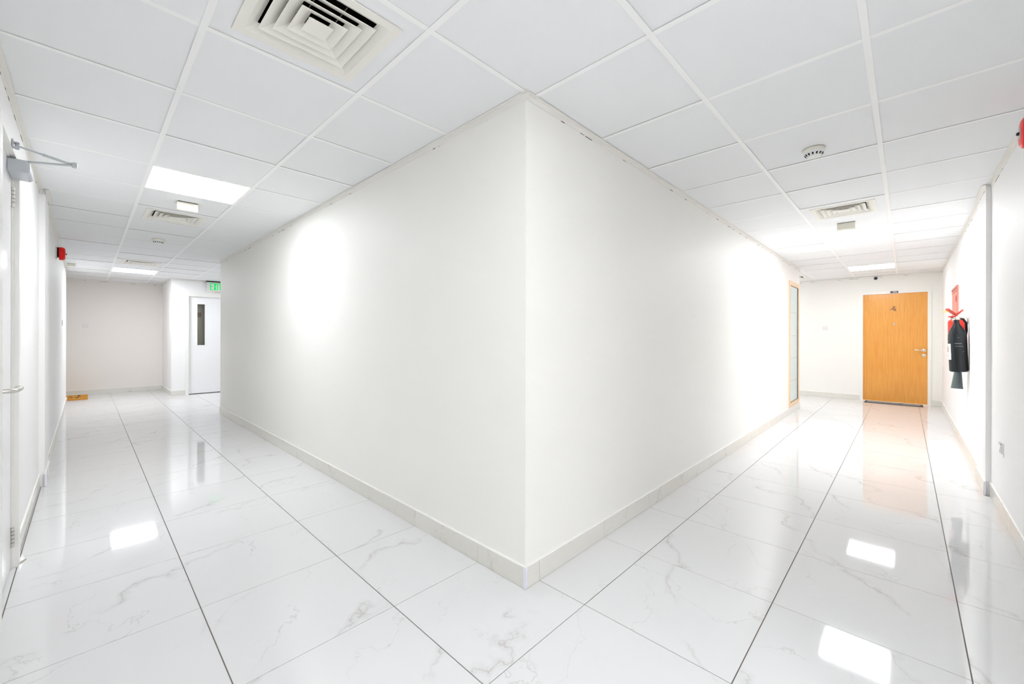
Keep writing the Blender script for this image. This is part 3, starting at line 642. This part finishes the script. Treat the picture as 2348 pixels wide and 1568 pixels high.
sh = MB().box(LX+0.020, LX+0.025, S_.y-0.022, S_.y+0.022, S_.z-0.010, S_.z+0.022).box(LX+0.025, LX+0.042, S_.y-0.010, S_.y+0.010, S_.z-0.014, S_.z-0.008).box(LX+0.025, LX+0.042, S_.y-0.010, S_.y+0.010, S_.z+0.008, S_.z+0.014)
sh.lathe((S_.x+0.004, S_.y, S_.z-0.018), (0, 0, 1), [(0, 0), (0.006, 0), (0.006, 0.034), (0, 0.034)], 12)
sh.build('closer_shoe', 'silver', d3)

# ------------------------------------------------------------------ fire equipment on the right wall
def extinguisher_black():
    bx_, by_, bz = 6.10, -0.388, 0.853; top = Vector((6.10, -0.368, 1.42)); base = Vector((bx_, by_, bz)); ax = (top-base).normalized()
    t = thing('fire_extinguisher', 'black gas fire extinguisher with horn, hung on the right wall', 'fire extinguisher', tuple(base))
    r = 0.0675
    MB().lathe(base, ax, [(0, 0), (0.050, 0), (0.062, 0.005), (r, 0.018), (r, 0.335), (r-0.003, 0.375), (r-0.012, 0.415), (r-0.030, 0.455), (0.026, 0.480), (0.022, 0.492), (0.021, 0.525), (0, 0.525)], 44).build('cylinder', mat('black_enamel', (0.010, 0.014, 0.016), 0.20, spec=0.4), t, smooth=True)
    V = base + ax*0.525
    MB().lathe(V, ax, [(0, 0), (0.026, 0), (0.030, 0.004), (0.030, 0.012), (0.024, 0.016), (0.024, 0.034), (0.018, 0.040), (0, 0.040)], 24).tube([V + Vector((0, -0.01, 0.018)), V + Vector((0, 0.04, 0.018))], 0.010, 12).build('valve', 'bright', t, smooth=True)
    up = V + Vector((0, 0, 0.038))
    def lever(p, a, L_, rise, nm, w_):
        a = Vector(a).normalized(); s_ = Vector((a.y, -a.x, 0))*w_/2; b = MB(); pts = []
        for k in range(7):
            u = k/6; pts.append(up + a*(p + L_*u) + Vector((0, 0, rise*u**1.15 + (0.006 if rise > 0 else -0.012))))
        for A, B in zip(pts, pts[1:]):
            k_ = 1.0 + 0.5*(A-up).length/0.1; b.prism([tuple(A-s_*k_), tuple(A+s_*k_), tuple(B+s_*k_), tuple(B-s_*k_)], (0, 0, 0.016))
        return b.build(nm, mat(nm + '_red', (0.50, 0.03, 0.01), 0.35), t)
    lever(0.0, (-0.35, 0.95, 0), 0.070, 0.058, 'squeeze_lever', 0.040)
    lever(0.0, (-0.25, -1, 0), 0.048, 0.046, 'lever_tail', 0.040)
    lever(0.0, (-0.35, 0.95, 0), 0.052, -0.001, 'carry_handle', 0.036)
    MB().tube([up + Vector((-0.02, 0.055, 0.045)), up + Vector((-0.03, 0.085, 0.047)), up + Vector((-0.03, 0.10, 0.045))], 0.004, 8).build('safety_tag', mat('yellow_tag', (0.85, 0.6, 0.03), 0.5), t)
    hs = [V + Vector((0.01, -0.015, 0.012)), V + Vector((0.02, -0.048, 0.008)), V + Vector((0.03, -0.068, -0.03)), V + Vector((0.05, -0.073, -0.10)), V + Vector((0.12, -0.066, -0.20)), V + Vector((0.145, -0.050, -0.30)), V + Vector((0.14, -0.030, -0.46))]
    MB().tube(hs, 0.0105, 12).build('hose', 'black', t, smooth=True)
    hb = Vector((6.235, -0.392, 0.905)); hd = Vector((-0.01, 0.010, -0.23))
    MB().tube([hb, hb+hd*0.1, hb+hd*0.95, hb+hd], 0.03, 28, radii=[0.020, 0.024, 0.043, 0.046]).build('horn', mat('horn_plastic', (0.075, 0.10, 0.10), 0.35), t, smooth=True)
    b = MB(); W_ = Vector((6.16, RY3+0.004, V.z+0.015))
    b.tube([V + Vector((0.0, -0.02, 0.022)), V + Vector((0.02, -0.055, 0.024)), W_ + Vector((0, 0.014, 0.012)), W_ + Vector((0, 0.004, -0.005)), W_ + Vector((0, 0.002, -0.05))], 0.0032, 8)
    b.box(W_.x-0.012, W_.x+0.012, RY3, RY3+0.005, W_.z-0.06, W_.z+0.01).build('wall_bracket', 'steel', t, smooth=True)
    # label and prints wrap round the cylinder
    def patch(nm, m, a0, a1, h0, h1, rr):
        u = Vector((-1, 0, 0)); MB().lathe(base, ax, [(rr, h0), (rr, h1)], 14, a0, a1, flat_dir=u).build(nm, m, t, smooth=True)
    patch('label', mat('label_white', (0.82, 0.83, 0.87), 0.5), math.radians(-112), math.radians(-48), 0.125, 0.285, r+0.0008)
    rnd = random.Random(4); b = MB(); u = Vector((-1, 0, 0))
    for k in range(12):
        hh = 0.135 + k*0.0118; a = math.radians(-100 + rnd.uniform(0, 6)); b.lathe(base, ax, [(r+0.0014, hh), (r+0.0014, hh+rnd.choice((0.003, 0.006, 0.0075)))], 5, a, math.radians(-62 - rnd.uniform(0, 12)), flat_dir=u)
    b.build('label_print', 'slot', t)
    b = MB()
    for hh, th, a0_, a1_ in ((0.285, 0.0035, -20, 22), (0.258, 0.0022, -18, 30), (0.205, 0.003, 28, 36), (0.345, 0.004, 2, 6)):
        b.lathe(base, ax, [(r+0.0006, hh), (r+0.0006, hh+th)], 8, math.radians(a0_), math.radians(a1_), flat_dir=u)
    b.build('body_print', mat('faded_print', (0.30, 0.32, 0.33), 0.5), t)['kind'] = 'stuff'
    return t
extinguisher_black()
def extinguisher_red():
    base = Vector((6.32, -0.3865, 1.043)); r = 0.066
    t = thing('fire_extinguisher', 'red cylinder mostly hidden behind the black fire extinguisher', 'fire extinguisher', tuple(base))
    MB().lathe(base, (0, 0, 1), [(0, 0.004), (0.055, 0.004), (0.062, 0), (r, 0.006), (r, 0.318), (r-0.006, 0.336), (r-0.020, 0.348), (0.022, 0.353), (0.018, 0.360), (0, 0.360)], 40).build('cylinder', mat('red_cylinder', (0.74, 0.025, 0.015), 0.32, spec=0.3), t, smooth=True)
    MB().lathe(base + Vector((0, 0, 0.358)), (0, 0, 1), [(0, 0), (0.016, 0), (0.016, 0.03), (0.010, 0.036), (0, 0.036)], 20).build('valve', 'bright', t, smooth=True)
    MB().box(6.29, 6.35, RY3, RY3+0.006, 1.08, 1.36).build('wall_bracket', 'steel', t)
extinguisher_red()
t = thing('notice_board', 'faded red framed notice on the right wall above the fire extinguishers', 'notice board', (7.58, RY3, 1.60))
MB().box(7.19, 7.97, RY3, RY3+0.012, 1.36, 1.828).build('board', mat('faded_red_panel', (0.78, 0.30, 0.24), 0.5, var=0.05), t)
MB().box(7.19, 7.97, RY3+0.012, RY3+0.016, 1.770, 1.778).box(7.19, 7.97, RY3+0.012, RY3+0.018, 1.800, 1.828).box(7.19, 7.205, RY3+0.012, RY3+0.018, 1.36, 1.80).build('board_edge', mat('dull_red', (0.55, 0.15, 0.13), 0.5), t)
pg = MB().box(7.23, 7.42, RY3+0.012, RY3+0.0145, 1.640, 1.715).build('pictogram', mat('pictogram_red', (0.68, 0.03, 0.03), 0.5), t)
sub(MB().prism([(7.30, RY3+0.0148, 1.655), (7.35, RY3+0.0148, 1.655), (7.335, RY3+0.0148, 1.68), (7.345, RY3+0.0148, 1.70), (7.30, RY3+0.0148, 1.69)], (0, 0.0006, 0)), 'flame_mark', 'slot', pg)
